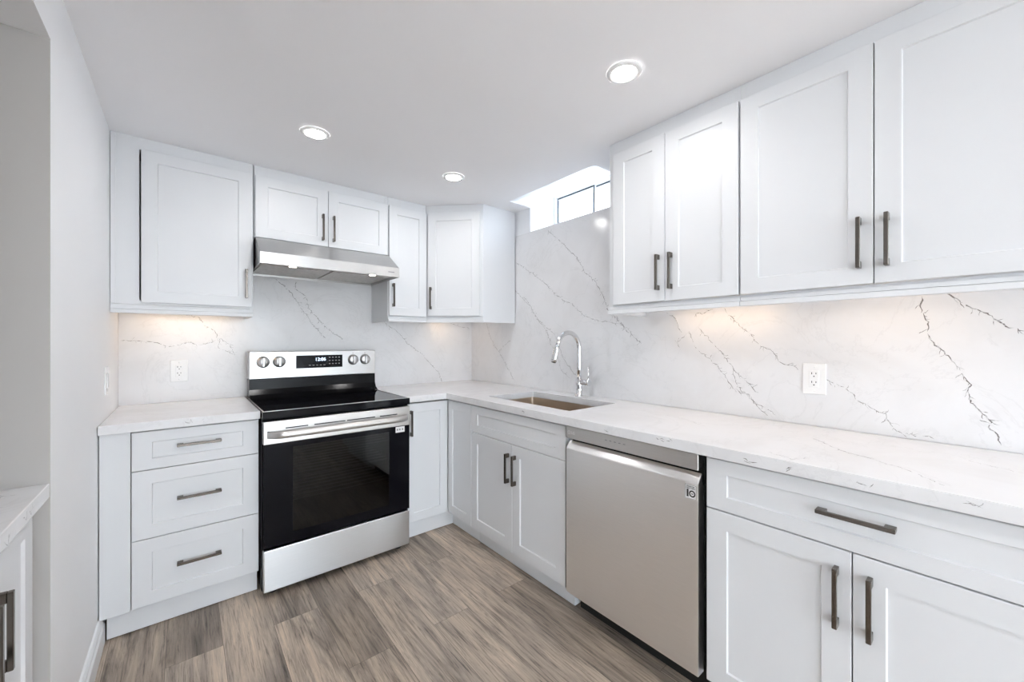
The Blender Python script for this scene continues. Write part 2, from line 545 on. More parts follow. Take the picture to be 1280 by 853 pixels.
# invented patio door behind the camera, a daylight fill: four glazed leaves
pw = (GX1 - GX0) / 4
bm = BM()
for k in range(4):
    x0, x1 = GX0 + k * pw + 0.001, GX0 + (k + 1) * pw - 0.001
    for q in ((x0, x0 + 0.05, 0.0, GZ1), (x1 - 0.05, x1, 0.0, GZ1), (x0 + 0.05, x1 - 0.05, 0.0, 0.05), (x0 + 0.05, x1 - 0.05, GZ1 - 0.05, GZ1)):
        add_box(bm, q[0], q[1], GY - 0.08, GY - 0.03, q[2], q[3])
pd = struct('fill_patio_door', bm, M['trim'])
for k in range(4):
    x0, x1 = GX0 + k * pw + 0.051, GX0 + (k + 1) * pw - 0.051
    g_ = BM(); add_box(g_, x0, x1, GY - 0.058, GY - 0.052, 0.05, GZ1 - 0.05); obj('pane', g_, M['pane'], pd)

# ------------------------------------------------------------------ quartz slabs with drawn veins
VEINS_RIGHT = [
    (1, [(1.991,2.043),(1.841,1.911),(1.75,1.834),(1.645,1.702),(1.566,1.633),(1.538,1.576),(1.505,1.518),(1.471,1.448),(1.406,1.389),(1.351,1.343),(1.313,1.31),(1.282,1.277),(1.248,1.25)]),
    (1, [(1.417,1.411),(1.367,1.343),(1.329,1.308),(1.298,1.291)]),
    (0.8, [(2.339,1.872),(2.156,1.761),(2.025,1.673),(1.903,1.568),(1.759,1.508),(1.702,1.451),(1.656,1.413),(1.555,1.388),(1.44,1.369),(1.362,1.348)]),
    (0.6, [(2.349,1.656),(2.183,1.523),(2.107,1.419),(2.005,1.335),(1.957,1.253)]),
    (0.6, [(2.255,1.592),(2.196,1.547),(2.125,1.458),(2.042,1.371),(1.926,1.309),(1.866,1.188),(1.807,1.093),(1.73,1.033)]),
    (0.5, [(2.005,1.338),(1.969,1.236),(1.888,1.138),(1.858,1.063),(1.787,1.008)]),
    (0.8, [(0.802,1.419),(0.739,1.334),(0.69,1.294),(0.65,1.241),(0.6,1.211),(0.578,1.174),(0.505,1.141)]),
    (0.9, [(0.45,1.126),(0.41,1.101),(0.34,1.056),(0.306,1.022),(0.25,0.992),(0.227,0.943),(0.204,0.927),(0.12,0.927)]),
    (0.7, [(0.976,1.305),(0.953,1.239),(0.869,1.169),(0.802,1.097),(0.763,1.039),(0.702,1.012),(0.628,0.931)]),
    (0.8, [(0.924,1.327),(0.854,1.248),(0.802,1.193),(0.763,1.134),(0.715,1.083),(0.661,1.023)]),
    (0.7, [(0.763,1.132),(0.753,1.069),(0.725,1.031),(0.644,0.975),(0.594,0.943)]),
    (1.3, [(0.154,1.416),(0.148,1.357),(0.134,1.326),(0.127,1.266),(0.11,1.236),(0.087,1.208),(0.071,1.165),(0.046,1.12),(0.043,1.069),(0.015,1.025),(0.001,1.005),(-0.002,0.982),(-0.025,0.932)]),
    (1.2, [(0.097,1.419),(0.061,1.384),(0.037,1.364),(0.007,1.334),(-0.028,1.306),(-0.066,1.287),(-0.138,1.229),(-0.203,1.204)]),
    (1.2, [(-0.051,1.422),(-0.066,1.409),(-0.11,1.385),(-0.178,1.339)]),
    (0.7, [(1.099,1.411),(1.053,1.381),(1.037,1.33),(1.014,1.305)]),
    (0.7, [(0.85,1.414),(0.9,1.399),(0.932,1.403),(0.952,1.382)]),
    (0.6, [(2.73,1.415),(2.661,1.267),(2.531,1.148),(2.434,1.037),(2.359,0.954)]),
    (0.6, [(2.403,1.267),(2.51,1.213),(2.552,1.161)]),
    (0.4, [(1.023,1.222),(1.04,1.247),(0.976,1.304)]),
]
VEINS_BACK = [
    (1, [(0.445,1.665),(0.525,1.604),(0.56,1.544),(0.638,1.438),(0.682,1.359),(0.755,1.281)]),
    (1, [(0.574,1.655),(0.561,1.606),(0.624,1.564),(0.652,1.488),(0.712,1.408),(0.787,1.329),(0.868,1.265)]),
    (0.7, [(-0.263,1.265),(-0.19,1.265),(-0.154,1.253),(-0.117,1.246),(-0.073,1.233),(-0.027,1.236),(0.02,1.25),(0.081,1.24),(0.123,1.257),(0.166,1.274),(0.211,1.235),(0.237,1.171)]),
    (0.5, [(0.158,1.273),(0.158,1.225),(0.197,1.191),(0.237,1.175)]),
    (0.7, [(-0.009,1.42),(0.04,1.405),(0.067,1.393),(0.088,1.354),(0.123,1.342),(0.141,1.312),(0.145,1.274)]),
    (0.8, [(1.173,1.406),(1.288,1.324),(1.372,1.24),(1.501,1.138),(1.566,1.066),(1.645,0.989),(1.679,0.916)]),
    (0.6, [(1.749,1.417),(1.874,1.385),(1.951,1.365)]),
]
VEINS_TOP = [
    (0.6, [(1.712,0.404),(1.602,0.303),(1.544,0.214),(1.503,0.15),(1.429,0.092),(1.391,0.067)]),
    (0.5, [(1.75,0.043),(1.708,-0.019),(1.692,-0.057),(1.662,-0.116)]),
    (0.4, [(1.395,0.439),(1.365,0.368),(1.43,0.345)]),
    (0.35, [(1.702,0.998),(1.732,0.897),(1.628,0.742)]),
]

def add_vein(bm, strength, pts, to3, rng, inside=None):
    """a jagged, broken line of thin faces lying on a slab, with short side cracks"""
    pts = [Vector(p) for p in pts]
    step = 0.007
    line = []
    for a, b_ in zip(pts, pts[1:]):
        n_ = max(1, int((b_ - a).length / step))
        for i in range(n_):
            line.append(a.lerp(b_, i / n_))
    line.append(pts[-1])
    # wandering jitter
    j = Vector((0, 0)); out = []
    for i, p in enumerate(line):
        j = j * 0.75 + Vector((rng.uniform(-1, 1), rng.uniform(-1, 1))) * 0.0042
        out.append(p + j)
    mat = 1 if strength >= 0.95 else 2
    def strip(path, w):
        L = []
        for i, p in enumerate(path):
            d = path[min(i + 1, len(path) - 1)] - path[max(i - 1, 0)]
            if d.length < 1e-7:
                d = Vector((1, 0))
            d.normalize(); nn = Vector((-d.y, d.x))
            ww = w * rng.uniform(0.35, 1.35) * (0.25 if i in (0, len(path) - 1) else 1)
            L.append((p + nn * ww, p - nn * ww))
        for (a, b_), (c, d) in zip(L, L[1:]):
            if inside and not all(inside(q) for q in (a, b_, c, d)):
                continue
            f = bm.faces.new([bm.verts.new(to3(q)) for q in (a, b_, d, c)])
            f.material_index = mat
    w0 = 0.0011 + 0.0006 * max(0, strength - 0.4)
    # the main line breaks off here and there
    seg = []
    for i, p in enumerate(out):
        seg.append(p)
        if rng.random() < 0.10 and len(seg) > 2:
            strip(seg, w0); seg = []
    if len(seg) > 1:
        strip(seg, w0)
    for i in range(2, len(out) - 2):
        if rng.random() < 0.34:
            d = (out[i + 1] - out[i - 1])
            if d.length < 1e-7:
                continue
            ang = math.atan2(d.y, d.x) + rng.choice((-1, 1)) * rng.uniform(0.35, 1.2)
            p = out[i].copy(); path = [p.copy()]
            for k in range(rng.randint(2, 5)):
                ang += rng.uniform(-.5, .5)
                p = p + Vector((math.cos(ang), math.sin(ang))) * rng.uniform(0.003, 0.007)
                path.append(p.copy())
            strip(path, w0 * 0.55)

rng = random.Random(11)
QM = [M['quartz'], M['vein'], M['vein_soft']]
E_ = 0.0005
# back wall slab
bm = BM()
add_box(bm, WL + 0.001, WR + SLAB - 0.0015, WB, WB + SLAB - 0.0005, 0.9145, 1.70)
for s_, p_ in VEINS_BACK:
    add_vein(bm, s_, p_, lambda q: (q.x, WB - E_, q.y), rng)
tag(obj('backsplash', bm, QM), 'white quartz backsplash slab with grey veins behind the range', 'backsplash')
# right wall slab, rising to the window sill between the cabinets
bm = BM()
add_box(bm, WR, WR + SLAB - 0.0005, -0.16, WB - 0.001, 0.9145, 1.45)
add_box(bm, WR, WR + SLAB - 0.0005, 1.24, 2.343, 1.45, SILL)
for s_, p_ in VEINS_RIGHT:
    add_vein(bm, s_, p_, lambda q: (WR - E_, q.x, q.y), rng)
tag(obj('backsplash', bm, QM), 'white quartz backsplash slab with grey veins rising to the window behind the sink', 'backsplash')

# worktops
def slab_cells(bm, xs, ys, z0, z1, inside):
    """one closed slab made of rectangular cells"""
    vt, vb = {}, {}
    def V(d, i, j, z):
        if (i, j) not in d:
            d[(i, j)] = bm.verts.new((xs[i], ys[j], z))
        return d[(i, j)]
    on = {(i, j) for i in range(len(xs) - 1) for j in range(len(ys) - 1) if inside((xs[i] + xs[i + 1]) / 2, (ys[j] + ys[j + 1]) / 2)}
    for (i, j) in on:
        q = [(i, j), (i + 1, j), (i + 1, j + 1), (i, j + 1)]
        bm.faces.new([V(vt, *c, z1) for c in q])
        bm.faces.new([V(vb, *c, z0) for c in reversed(q)])
        for k, (di, dj) in enumerate(((0, -1), (1, 0), (0, 1), (-1, 0))):
            if (i + di, j + dj) not in on:
                a, b_ = q[k], q[(k + 1) % 4]
                bm.faces.new([V(vb, *a, z0), V(vb, *b_, z0), V(vt, *b_, z1), V(vt, *a, z1)])

def bevel_sharp(bm, off=0.002):
    bmesh.ops.recalc_face_normals(bm, faces=list(bm.faces))
    bmesh.ops.dissolve_limit(bm, angle_limit=0.01, verts=list(bm.verts), edges=list(bm.edges))
    es = [e for e in bm.edges if len(e.link_faces) == 2 and e.calc_face_angle(0) > 0.5]
    bmesh.ops.bevel(bm, geom=es, offset=off, segments=2, affect='EDGES')

def edge_mark(bm, c, to3, size=0.012):
    for k in range(3):
        a_ = rng.uniform(0, PI)
        p0 = Vector(c) + Vector((rng.uniform(-1, 1), rng.uniform(-1, 1))) * size * .4
        p1 = p0 + Vector((math.cos(a_) * 1.8, math.sin(a_))) * size
        add_vein(bm, 0.7, [p0, p1], to3, rng, inside=lambda q: 0.878 < q.y < 0.912)

CT0, CT1 = 0.876, 0.914
SX0, SX1, SY0, SY1 = 1.465, 1.842, 1.325, 2.0
bm = BM()
slab_cells(bm, [1.054, 1.335, SX0, SX1, WR - 0.001], [-0.16, SY0, SY1, 2.295, WB - 0.001], CT0, CT1,
           lambda x, y: (y > 2.295 or x > 1.335) and not (SX0 < x < SX1 and SY0 < y < SY1))
bevel_sharp(bm)
for s_, p_ in VEINS_TOP:
    add_vein(bm, s_, p_, lambda q: (q.x, q.y, CT1 + E_), rng)
for c in [(0.37, 0.886), (0.468, 0.888), (0.199, 0.892), (0.014, 0.900), (0.721, 0.9), (0.764, 0.902), (1.518, 0.895), (1.0, 0.89)]:
    edge_mark(bm, c, lambda q: (1.335 - E_, q.x, q.y))
tag(obj('worktop', bm, QM), 'L-shaped white quartz worktop holding the sink, right of the range', 'worktop')
bm = BM()
add_box(bm, WL + 0.002, 0.286, 2.295, WB - 0.001, CT0, CT1, 0.002, seg=2)
edge_mark(bm, (0.02, 0.893), lambda q: (q.x, 2.295 - E_, q.y)); edge_mark(bm, (0.06, 0.895), lambda q: (q.x, 2.295 - E_, q.y), .008)
tag(obj('worktop', bm, QM), 'short white quartz worktop on the drawer cabinet left of the range', 'worktop')

# ------------------------------------------------------------------ cabinets
FT = 0.020          # front thickness
def add_front(bm, w, h, stile=0.060, rail=0.056, rec=0.0065, bev=0.0015):
    """shaker front: frame with a recessed flat panel, local x 0..w, z 0..h, face at y=0"""
    t = bmesh.new()
    def ring(x0, x1, z0, z1, y):
        return [t.verts.new((x0, y, z0)), t.verts.new((x1, y, z0)), t.verts.new((x1, y, z1)), t.verts.new((x0, y, z1))]
    back = ring(0, w, 0, h, FT)
    edge = ring(0, w, 0, h, bev)
    out = ring(bev, w - bev, bev, h - bev, 0)
    inn = ring(stile, w - stile, rail, h - rail, 0)
    s2 = 0.003
    dn = ring(stile + s2, w - stile - s2, rail + s2, h - rail - s2, rec)
    for a, b_ in ((back, edge), (edge, out), (out, inn), (inn, dn)):
        for i in range(4):
            t.faces.new((a[i], a[(i + 1) % 4], b_[(i + 1) % 4], b_[i]))
    t.faces.new(dn); t.faces.new(back)
    bmesh.ops.recalc_face_normals(t, faces=list(t.faces))
    merge(bm, t)

def front(name, parent, x, z, w, h, y=0.0, **k):
    bm = BM(); add_front(bm, w, h, **k)
    return obj(name, bm, M['paint'], parent, (x, y, z))

def handle(parent, x, z, vertical=True, L=0.160):
    """square bar pull on two blocks; x,z = its middle on the front's face"""
    bm = BM()
    w, th, so, bl = 0.0055, 0.009, 0.030, 0.022
    for s in (-1, 1):
        c0, c1 = (L / 2 - bl, L / 2) if s > 0 else (-L / 2, -L / 2 + bl)
        if vertical:
            add_box(bm, -w, w, -so + th, 0, c0, c1, 0.001)
        else:
            add_box(bm, c0, c1, -so + th, 0, -w, w, 0.001)
    if vertical:
        add_box(bm, -w, w, -so, -so + th, -L / 2, L / 2, 0.0012)
    else:
        add_box(bm, -L / 2, L / 2, -so, -so + th, -w, w, 0.0012)
    return obj('handle', bm, M['nickel'], parent, (x, -0.0002, z))

def carcass(parent, w, d, z0, z1, top=True, low=(None, None), railt=0.02, railb=0.02, stile=0.02, bottom=True):
    """open box behind the fronts, local x 0..w, front edge at y=FT+0.001, back at y=d"""
    bm = BM()
    f = FT + 0.001
    zl, zr = (z0 if q is None else q for q in low)
    add_box(bm, 0, 0.018, f, d, zl, z1, 0.0008)
    add_box(bm, w - 0.018, w, f, d, zr, z1, 0.0008)
    add_box(bm, 0.018, w - 0.018, d - 0.012, d, z0, z1)
    if bottom:
        add_box(bm, 0.018, w - 0.018, f + .0202, d - 0.012, z0, z0 + 0.018)
    if top:
        add_box(bm, 0.018, w - 0.018, f + .0202, d - 0.012, z1 - 0.018, z1)
    # face frame
    stile = max(stile, 0.022)
    add_box(bm, 0.0181, stile, f, f + 0.02, z0, z1 - 0.0002)
    add_box(bm, w - 0.022, w - 0.0181, f, f + 0.02, z0, z1 - 0.0002)
    add_box(bm, stile, w - 0.022, f, f + 0.02, z1 - railt, z1 - 0.0002)
    add_box(bm, stile, w - 0.022, f, f + 0.02, z0 + 0.0002, z0 + railb)
    return obj('body', bm, M['paint'], parent)

def valance(parent, x0, x1, y=FT, z0=1.395, z1=1.4385):
    bm = BM()
    add_box(bm, x0, x1, y + 0.003, y + 0.012, z0 + 0.0185, z1)
    add_box(bm, x0, x1, y - 0.008, y + 0.003, z0 + 0.020, z0 + 0.034, 0.001)
    add_box(bm, x0, x1, y - 0.014, y + 0.012, z0, z0 + 0.0185, 0.002, seg=2)
    return obj('light_valance', bm, M['paint'], parent)

DT = 2.196           # upper door tops
DB = 1.449           # upper door bottoms
ZB = 1.440           # upper box bottoms
UD = 0.325           # upper depth incl. door
UG = 'white wall cabinets'

# left upper: filler beside the wall and one door
c = thing('wall_cabinet', 'white single-door wall cabinet against the left wall, left of the range hood', 'cabinet', (WL + 0.002, WB - UD - 0.001, 0), 0, UG)
carcass(c, 0.569, UD, ZB, CZ - 0.001, low=(None, 1.397), railt=0.06, stile=0.10)
d = front('door', c, 0.108, DB, 0.452, DT - DB)
handle(d, 0.452 - 0.026, 0.128)
valance(c, 0.0, 0.567)
# over the hood
c = thing('wall_cabinet', 'short white two-door wall cabinet directly above the range hood', 'cabinet', (0.3, WB - UD - 0.001, 0), 0, UG)
HB = 1.845
carcass(c, 0.774, UD, HB, CZ - 0.001, railt=0.06)
for x, w, hx in ((0.004, 0.3825, 0.3825 - 0.032), (0.3895, 0.3815, 0.028)):
    d = front('door', c, x, HB + 0.002, w, DT - HB - 0.002)
    handle(d, hx, 0.113)
# narrow cabinet right of the hood
c = thing('wall_cabinet', 'narrow white single-door wall cabinet between the range hood and the angled corner cabinet', 'cabinet', (1.0765, WB - UD - 0.001, 0), 0, UG)
carcass(c, 0.2895, UD, ZB, CZ - 0.001, low=(1.397, None), railt=0.06)
d = front('door', c, 0.005, DB - 0.012, 0.2795, DT - DB + 0.012, stile=0.055)
handle(d, 0.024, 0.128 + 0.012)
valance(c, 0.0, 0.296)
# angled corner cabinet
c = thing('wall_cabinet', 'white corner wall cabinet with an angled door beside the window', 'cabinet', (1.368, 2.65, 0), -PI / 4, UG)
inv = Matrix.Rotation(PI / 4, 3, 'Z')
def L2(x, y):
    v = inv @ Vector((x - 1.368, y - 2.65, 0)); return (v.x, v.y)
poly = [(1.368, 2.953), (1.368, 2.65), (1.670, 2.348), (1.972, 2.348), (1.972, 2.953)]
bm = BM()
add_prism(bm, [L2(*p) for p in poly], ZB, CZ - 0.001, bev=0.001)
side = [(1.672, 2.349), (1.972, 2.349), (1.972, 2.367), (1.680, 2.367)]
add_prism(bm, [L2(*p) for p in side], 1.397, ZB + .01)
obj('body', bm, M['paint'], c)
LD = math.hypot(0.302, 0.302)
d = front('door', c, 0.020, DB - 0.006, 0.385, DT - DB + 0.006, y=-FT - 0.001)
handle(d, 0.026, 0.128)
bm = BM()
add_box(bm, -0.003, LD + 0.001, 0.003, 0.012, 1.4135, 1.4385)
add_box(bm, -0.006, LD + 0.003, -0.008, 0.003, 1.415, 1.429, 0.001)
add_box(bm, -0.006, LD + 0.006, -0.014, 0.012, 1.395, 1.4135, 0.002, seg=2)
obj('light_valance', bm, M['paint'], c)
# right-hand uppers (front looks to -X): local x runs towards -Y
XU = 1.649
def right_upper(y0, w, label, doors):
    c = thing('wall_cabinet', label, 'cabinet', (XU, y0, 0), -PI / 2, UG)
    carcass(c, w, WR - XU - 0.001, ZB, CZ - 0.001, low=(1.397 if y0 > 1 else None, None), railt=0.06)
    for (a, b_, hx) in doors:
        d = front('door', c, a, DB - 0.009, b_ - a, DT - DB + 0.004)
        handle(d, hx - a, 0.129)
    valance(c, 0.0 if y0 < 1 else -0.004, w - 0.0005)
    return c
right_upper(1.236, 0.6185, 'white two-door wall cabinet over the sink side, just right of the window', [(0.035, 0.3095, 0.282), (0.3125, 0.6145, 0.343)])
right_upper(0.617, 0.762, 'large white two-door wall cabinet nearest the camera, over the right-hand worktop', [(0.004, 0.3855, 0.353), (0.3885, 0.758, 0.418)])

# ---- base cabinets
BF = 2.32            # front plane of the back run
BX = 1.36            # front plane of the right run
TZ = 0.112
BT = 0.875
BG = 'white base cabinets'
def toe(parent, x0, x1, y, mat=None):
    bm = BM(); add_box(bm, x0, x1, y, y + 0.016, 0.004, TZ - 0.001, 0.0008)
    return obj('toe_kick', bm, M['paint'], parent)

c = thing('base_cabinet', 'white base cabinet with three drawers left of the range', 'cabinet', (WL + 0.002, BF, 0), 0, BG)
carcass(c, 0.557, WB - BF - 0.001, TZ, BT, railt=0.025, stile=0.02)
bm = BM(); add_box(bm, 0.0015, 0.0945, 0.0, FT, TZ, BT - 0.001, 0.0012); obj('filler_panel', bm, M['paint'], c)
for z0, z1, rl in ((0.115, 0.402, 0.058), (0.405, 0.6995, 0.058), (0.7025, 0.868, 0.046)):
    d = front('drawer', c, 0.0975, z0, 0.4575, z1 - z0, rail=rl, stile=0.064)
    handle(d, 0.2275, {0.115: 0.152, 0.405: 0.155, 0.7025: 0.093}[z0], False)
toe(c, 0.019, 0.553, 0.042)

# corner base: two hinged panels meeting in the inner corner
c = thing('base_cabinet', 'white corner base cabinet with two panels folded into the corner, right of the range', 'cabinet', (1.054, BF, 0), 0, BG)
bm = BM()
yb = WB - BF - 0.001
xs = BX - 1.054
add_box(bm, 0, 0.018, FT + .001, yb, TZ, BT)
add_box(bm, 0.018, WR - 1.054 - 0.001, yb - 0.012, yb, TZ, BT)
add_box(bm, WR - 1.054 - 0.013, WR - 1.054 - 0.001, -0.276, yb - 0.012, TZ, BT)
add_box(bm, xs + FT + .001, WR - 1.054 - 0.013, -0.276, -0.258, TZ, BT)
add_prism(bm, [(0.018, FT + .01), (xs + FT + .01, FT + .01), (xs + FT + .01, -0.258), (WR - 1.054 - 0.013, -0.258), (WR - 1.054 - 0.013, yb - .012), (0.018, yb - .012)], TZ, TZ + 0.018)
obj('body', bm, M['paint'], c)
d = front('door', c, 0.003, 0.115, xs - 0.005, 0.749, stile=0.056)
handle(d, 0.034, 0.628)
d = front('door', c, 0, 0.115, 0.2755, 0.749, stile=0.052)
d.location = (xs, -0.0025, 0.115); d.rotation_euler = (0, 0, -PI / 2)
bm = BM()
add_box(bm, 0.001, xs + 0.080, 0.042, 0.058, 0.004, TZ - 0.001)
add_box(bm, xs + 0.064, xs + 0.080, -0.2755, 0.042, 0.004, TZ - 0.001)
obj('toe_kick', bm, M['paint'], c)

def right_base(y0, label):
    return thing('base_cabinet', label, 'cabinet', (BX, y0, 0), -PI / 2, BG)
# sink base
W_ = 0.789
c = right_base(2.0415, 'white sink base cabinet with two doors under a plain false drawer, left of the dishwasher')
carcass(c, W_, WR - BX - 0.001, TZ, BT, railt=0.02, top=False)
front('drawer_front', c, 0.002, 0.7025, W_ - 0.005, 0.863 - 0.7025, rail=0.046, stile=0.064)
for x0, x1, hx in ((0.002, 0.3945, 0.368), (0.3975, W_ - 0.003, 0.4265)):
    d = front('door', c, x0, 0.115, x1 - x0, 0.585, stile=0.062, rail=0.064)
    handle(d, hx - x0, 0.453)
bm = BM()
add_box(bm, 0.0, W_ - 0.001, 0.064, 0.080, 0.004, TZ - 0.001)
add_box(bm, W_ - 0.017, W_ - 0.001, 0.080, 0.30, 0.004, TZ - 0.001)
obj('toe_kick', bm, M['paint'], c)
# right base
W_ = 0.762
c = right_base(0.6135, 'white base cabinet with one wide drawer over two doors, right of the dishwasher')
carcass(c, W_, WR - BX - 0.001, TZ, BT, railt=0.025)
d = front('drawer', c, 0.002, 0.7015, W_ - 0.004, 0.867 - 0.7015, rail=0.046, stile=0.064)
handle(d, 0.385, 0.092, False)
for x0, x1, hx in ((0.002, 0.3795, 0.349), (0.3825, W_ - 0.002, 0.4175)):
    d = front('door', c, x0, 0.115, x1 - x0, 0.5825, stile=0.064, rail=0.060)
    handle(d, hx - x0, 0.457)
toe(c, 0.0, W_, 0.064)

# ---- alcove unit at the left edge (front looks to +X)
AF = -0.297
c = thing('base_cabinet', 'white two-door cabinet under the low alcove counter by the left wall', 'cabinet', (AF, 0.64, 0), PI / 2, BG)
W_ = AY1 - 0.002 - 0.64
carcass(c, W_, 0.62, TZ, 0.845, railt=0.03, stile=0.045)
for x0, x1, hx in ((0.592, 0.901, 0.620), (0.285, 0.589, 0.560)):
    d = front('door', c, x0, 0.115, x1 - x0, 0.726)
    handle(d, hx - x0, 0.56)
bm = BM(); add_box(bm, 0.002, 0.282, 0.0, FT, 0.115, 0.841, 0.0012); obj('filler_panel', bm, M['paint'], c)
toe(c, 0.0, W_, 0.064)
bm = BM()
add_box(bm, -0.948, WL - 0.001, AY0 + 0.002, AY1 - 0.001, 0.846, 0.884, 0.002, seg=2)
for k in range(5):
    yy = 1.15 + 0.09 * k
    add_vein(bm, 0.6, [(-0.32, yy), (-0.40, yy + 0.05), (-0.47, yy + 0.03)], lambda q: (q.x, q.y, 0.884 + E_), rng)
for yy in (1.24, 1.36, 1.40):
    add_vein(bm, 0.7, [(yy, 0.865), (yy + 0.02, 0.856), (yy + 0.03, 0.875)], lambda q: (WL - 0.001 + E_, q.x, q.y), rng)
tag(obj('worktop', bm, QM), 'low white quartz counter in the alcove at the left edge', 'worktop')

# ------------------------------------------------------------------ range
RX0, RX1 = 0.289, 1.050
RW = RX1 - RX0
RF = 2.24
rg = thing('range', 'stainless steel electric range with black oven door, standing between the white cabinets', 'range', (RX0, RF, 0))
bm = BM()
yb = WB - 0.02 - RF
add_box(bm, 0.0, 0.012, 0.035, yb, 0.03, 0.905)
add_box(bm, RW - 0.012, RW, 0.035, yb, 0.03, 0.905)
add_box(bm, 0.012, RW - 0.012, yb - 0.02, yb, 0.03, 0.905)
add_box(bm, 0.012, RW - 0.012, 0.04, yb - 0.02, 0.03, 0.20)
add_box(bm, 0.012, RW - 0.012, 0.04, yb - 0.02, 0.80, 0.905)
add_box(bm, 0.012, 0.09, 0.045, yb - 0.02, 0.20, 0.80)
add_box(bm, RW - 0.09, RW - 0.012, 0.045, yb - 0.02, 0.20, 0.80)
obj('body', bm, M['black'], rg)
for fx in (0.05, RW - 0.05):
    for fy in (0.07, yb - 0.06):
        bm = BM(); add_lathe(bm, [(0, 0.0), (0.022, 0.0), (0.022, 0.01), (0.012, 0.014), (0.012, 0.03), (0, 0.03)], 20)
        obj('foot', bm, M['blackmatt'], rg, (fx, fy, 0.0005))
# storage drawer
bm = BM()
add_box(bm, 0.003, RW - 0.003, 0.0, 0.033, 0.033, 0.236, 0.004, seg=2)
obj('drawer', bm, M['steel'], rg)
# oven door: frame with a see-through window
bm = BM()
add_box(bm, 0.004, RW - 0.004, 0.0, 0.03, 0.248, 0.300)
add_box(bm, 0.004, RW - 0.004, 0.0, 0.03, 0.728, 0.753)
add_box(bm, 0.004, 0.130, 0.0, 0.03, 0.300, 0.728)
add_box(bm, RW - 0.130, RW - 0.004, 0.0, 0.03, 0.300, 0.728)
dr = obj('oven_door', bm, M['glass_black'], rg)
bm = BM(); add_box(bm, 0.130, RW - 0.130, 0.0, 0.004, 0.300, 0.728); obj('oven_window', bm, M['oven_pane'], dr)
for z_ in (0.43, 0.55, 0.66):
    bm = BM()
    for k in range(7):
        y_ = 0.08 + k * 0.06
        add_tube(bm, [(0.095, y_, z_), (RW - 0.095, y_, z_)], 0.0025, 8)
    obj('oven_rack', bm, M['steel_bright'], rg)
bm = BM()
add_box(bm, 0.002, RW - 0.002, -0.004, 0.03, 0.754, 0.866, 0.003, seg=2)
obj('door_rail', bm, M['steel_soft'], dr)
bm = BM()
for a, b_ in ((0.096, 0.199), (0.228, 0.383), (0.392, 0.546), (0.574, 0.678)):
    add_box(bm, a, b_, -0.0052, -0.003, 0.8235, 0.8295)
obj('vent_slot', bm, M['slot'], dr)
# handle: broad curved bar swept from the rail at both ends
bm = BM()
hp = []
N_ = 28
t = bmesh.new()
rings = []
for i in range(N_ + 1):
    u = i / N_
    x = 0.018 + u * (RW - 0.036)
    s = min(u, 1 - u) / 0.09
    off = 0.042 * (1 - (1 - min(1, s)) ** 2) if s < 1 else 0.042
    y = -0.006 - off
    rings.append([t.verts.new((x, yy, zz)) for yy, zz in ((y + 0.014, 0.818), (y + 0.004, 0.820), (y - 0.004, 0.814), (y - 0.008, 0.803), (y - 0.006, 0.791), (y, 0.785), (y + 0.014, 0.787))])
for a, b_ in zip(rings, rings[1:]):
    for k in range(7):
        f = t.faces.new((a[k], a[(k + 1) % 7], b_[(k + 1) % 7], b_[k])); f.smooth = True
t.faces.new(rings[0]); t.faces.new(rings[-1])
bmesh.ops.recalc_face_normals(t, faces=list(t.faces))
merge(bm, t)
for x_ in (0.055, RW - 0.055):
    add_box(bm, x_ - 0.014, x_ + 0.014, -0.036, -0.003, 0.792, 0.813, 0.002)
obj('handle', bm, M['steel_soft'], dr)
# sticker near the door's top right corner
bm = BM(); add_box(bm, 0.670, 0.726, -0.0006, -0.0001, 0.716, 0.750); st = obj('sticker', bm, M['sticker'], dr)
bm = BM()
for a in (0.677, 0.692, 0.709):
    add_box(bm, a, a + 0.008, -0.001, -0.0005, 0.728, 0.738)
obj('sticker_print', bm, M['inkgrey'], st)
# cooktop
bm = BM()
add_box(bm, 0.0, RW, 0.0, yb - 0.07, 0.877, 0.9145, 0.003, seg=2)
ct = obj('cooktop', bm, M['glass_black'], rg)
bm = BM()
add_box(bm, 0.0015, 0.0065, 0.004, yb - 0.08, 0.9146, 0.9168, 0.0008)
add_box(bm, RW - 0.0065, RW - 0.0015, 0.004, yb - 0.08, 0.9146, 0.9168, 0.0008)
add_box(bm, 0.0065, RW - 0.0065, 0.004, 0.008, 0.9146, 0.9168, 0.0008)
obj('edge_trim', bm, M['steel_bright'], ct)
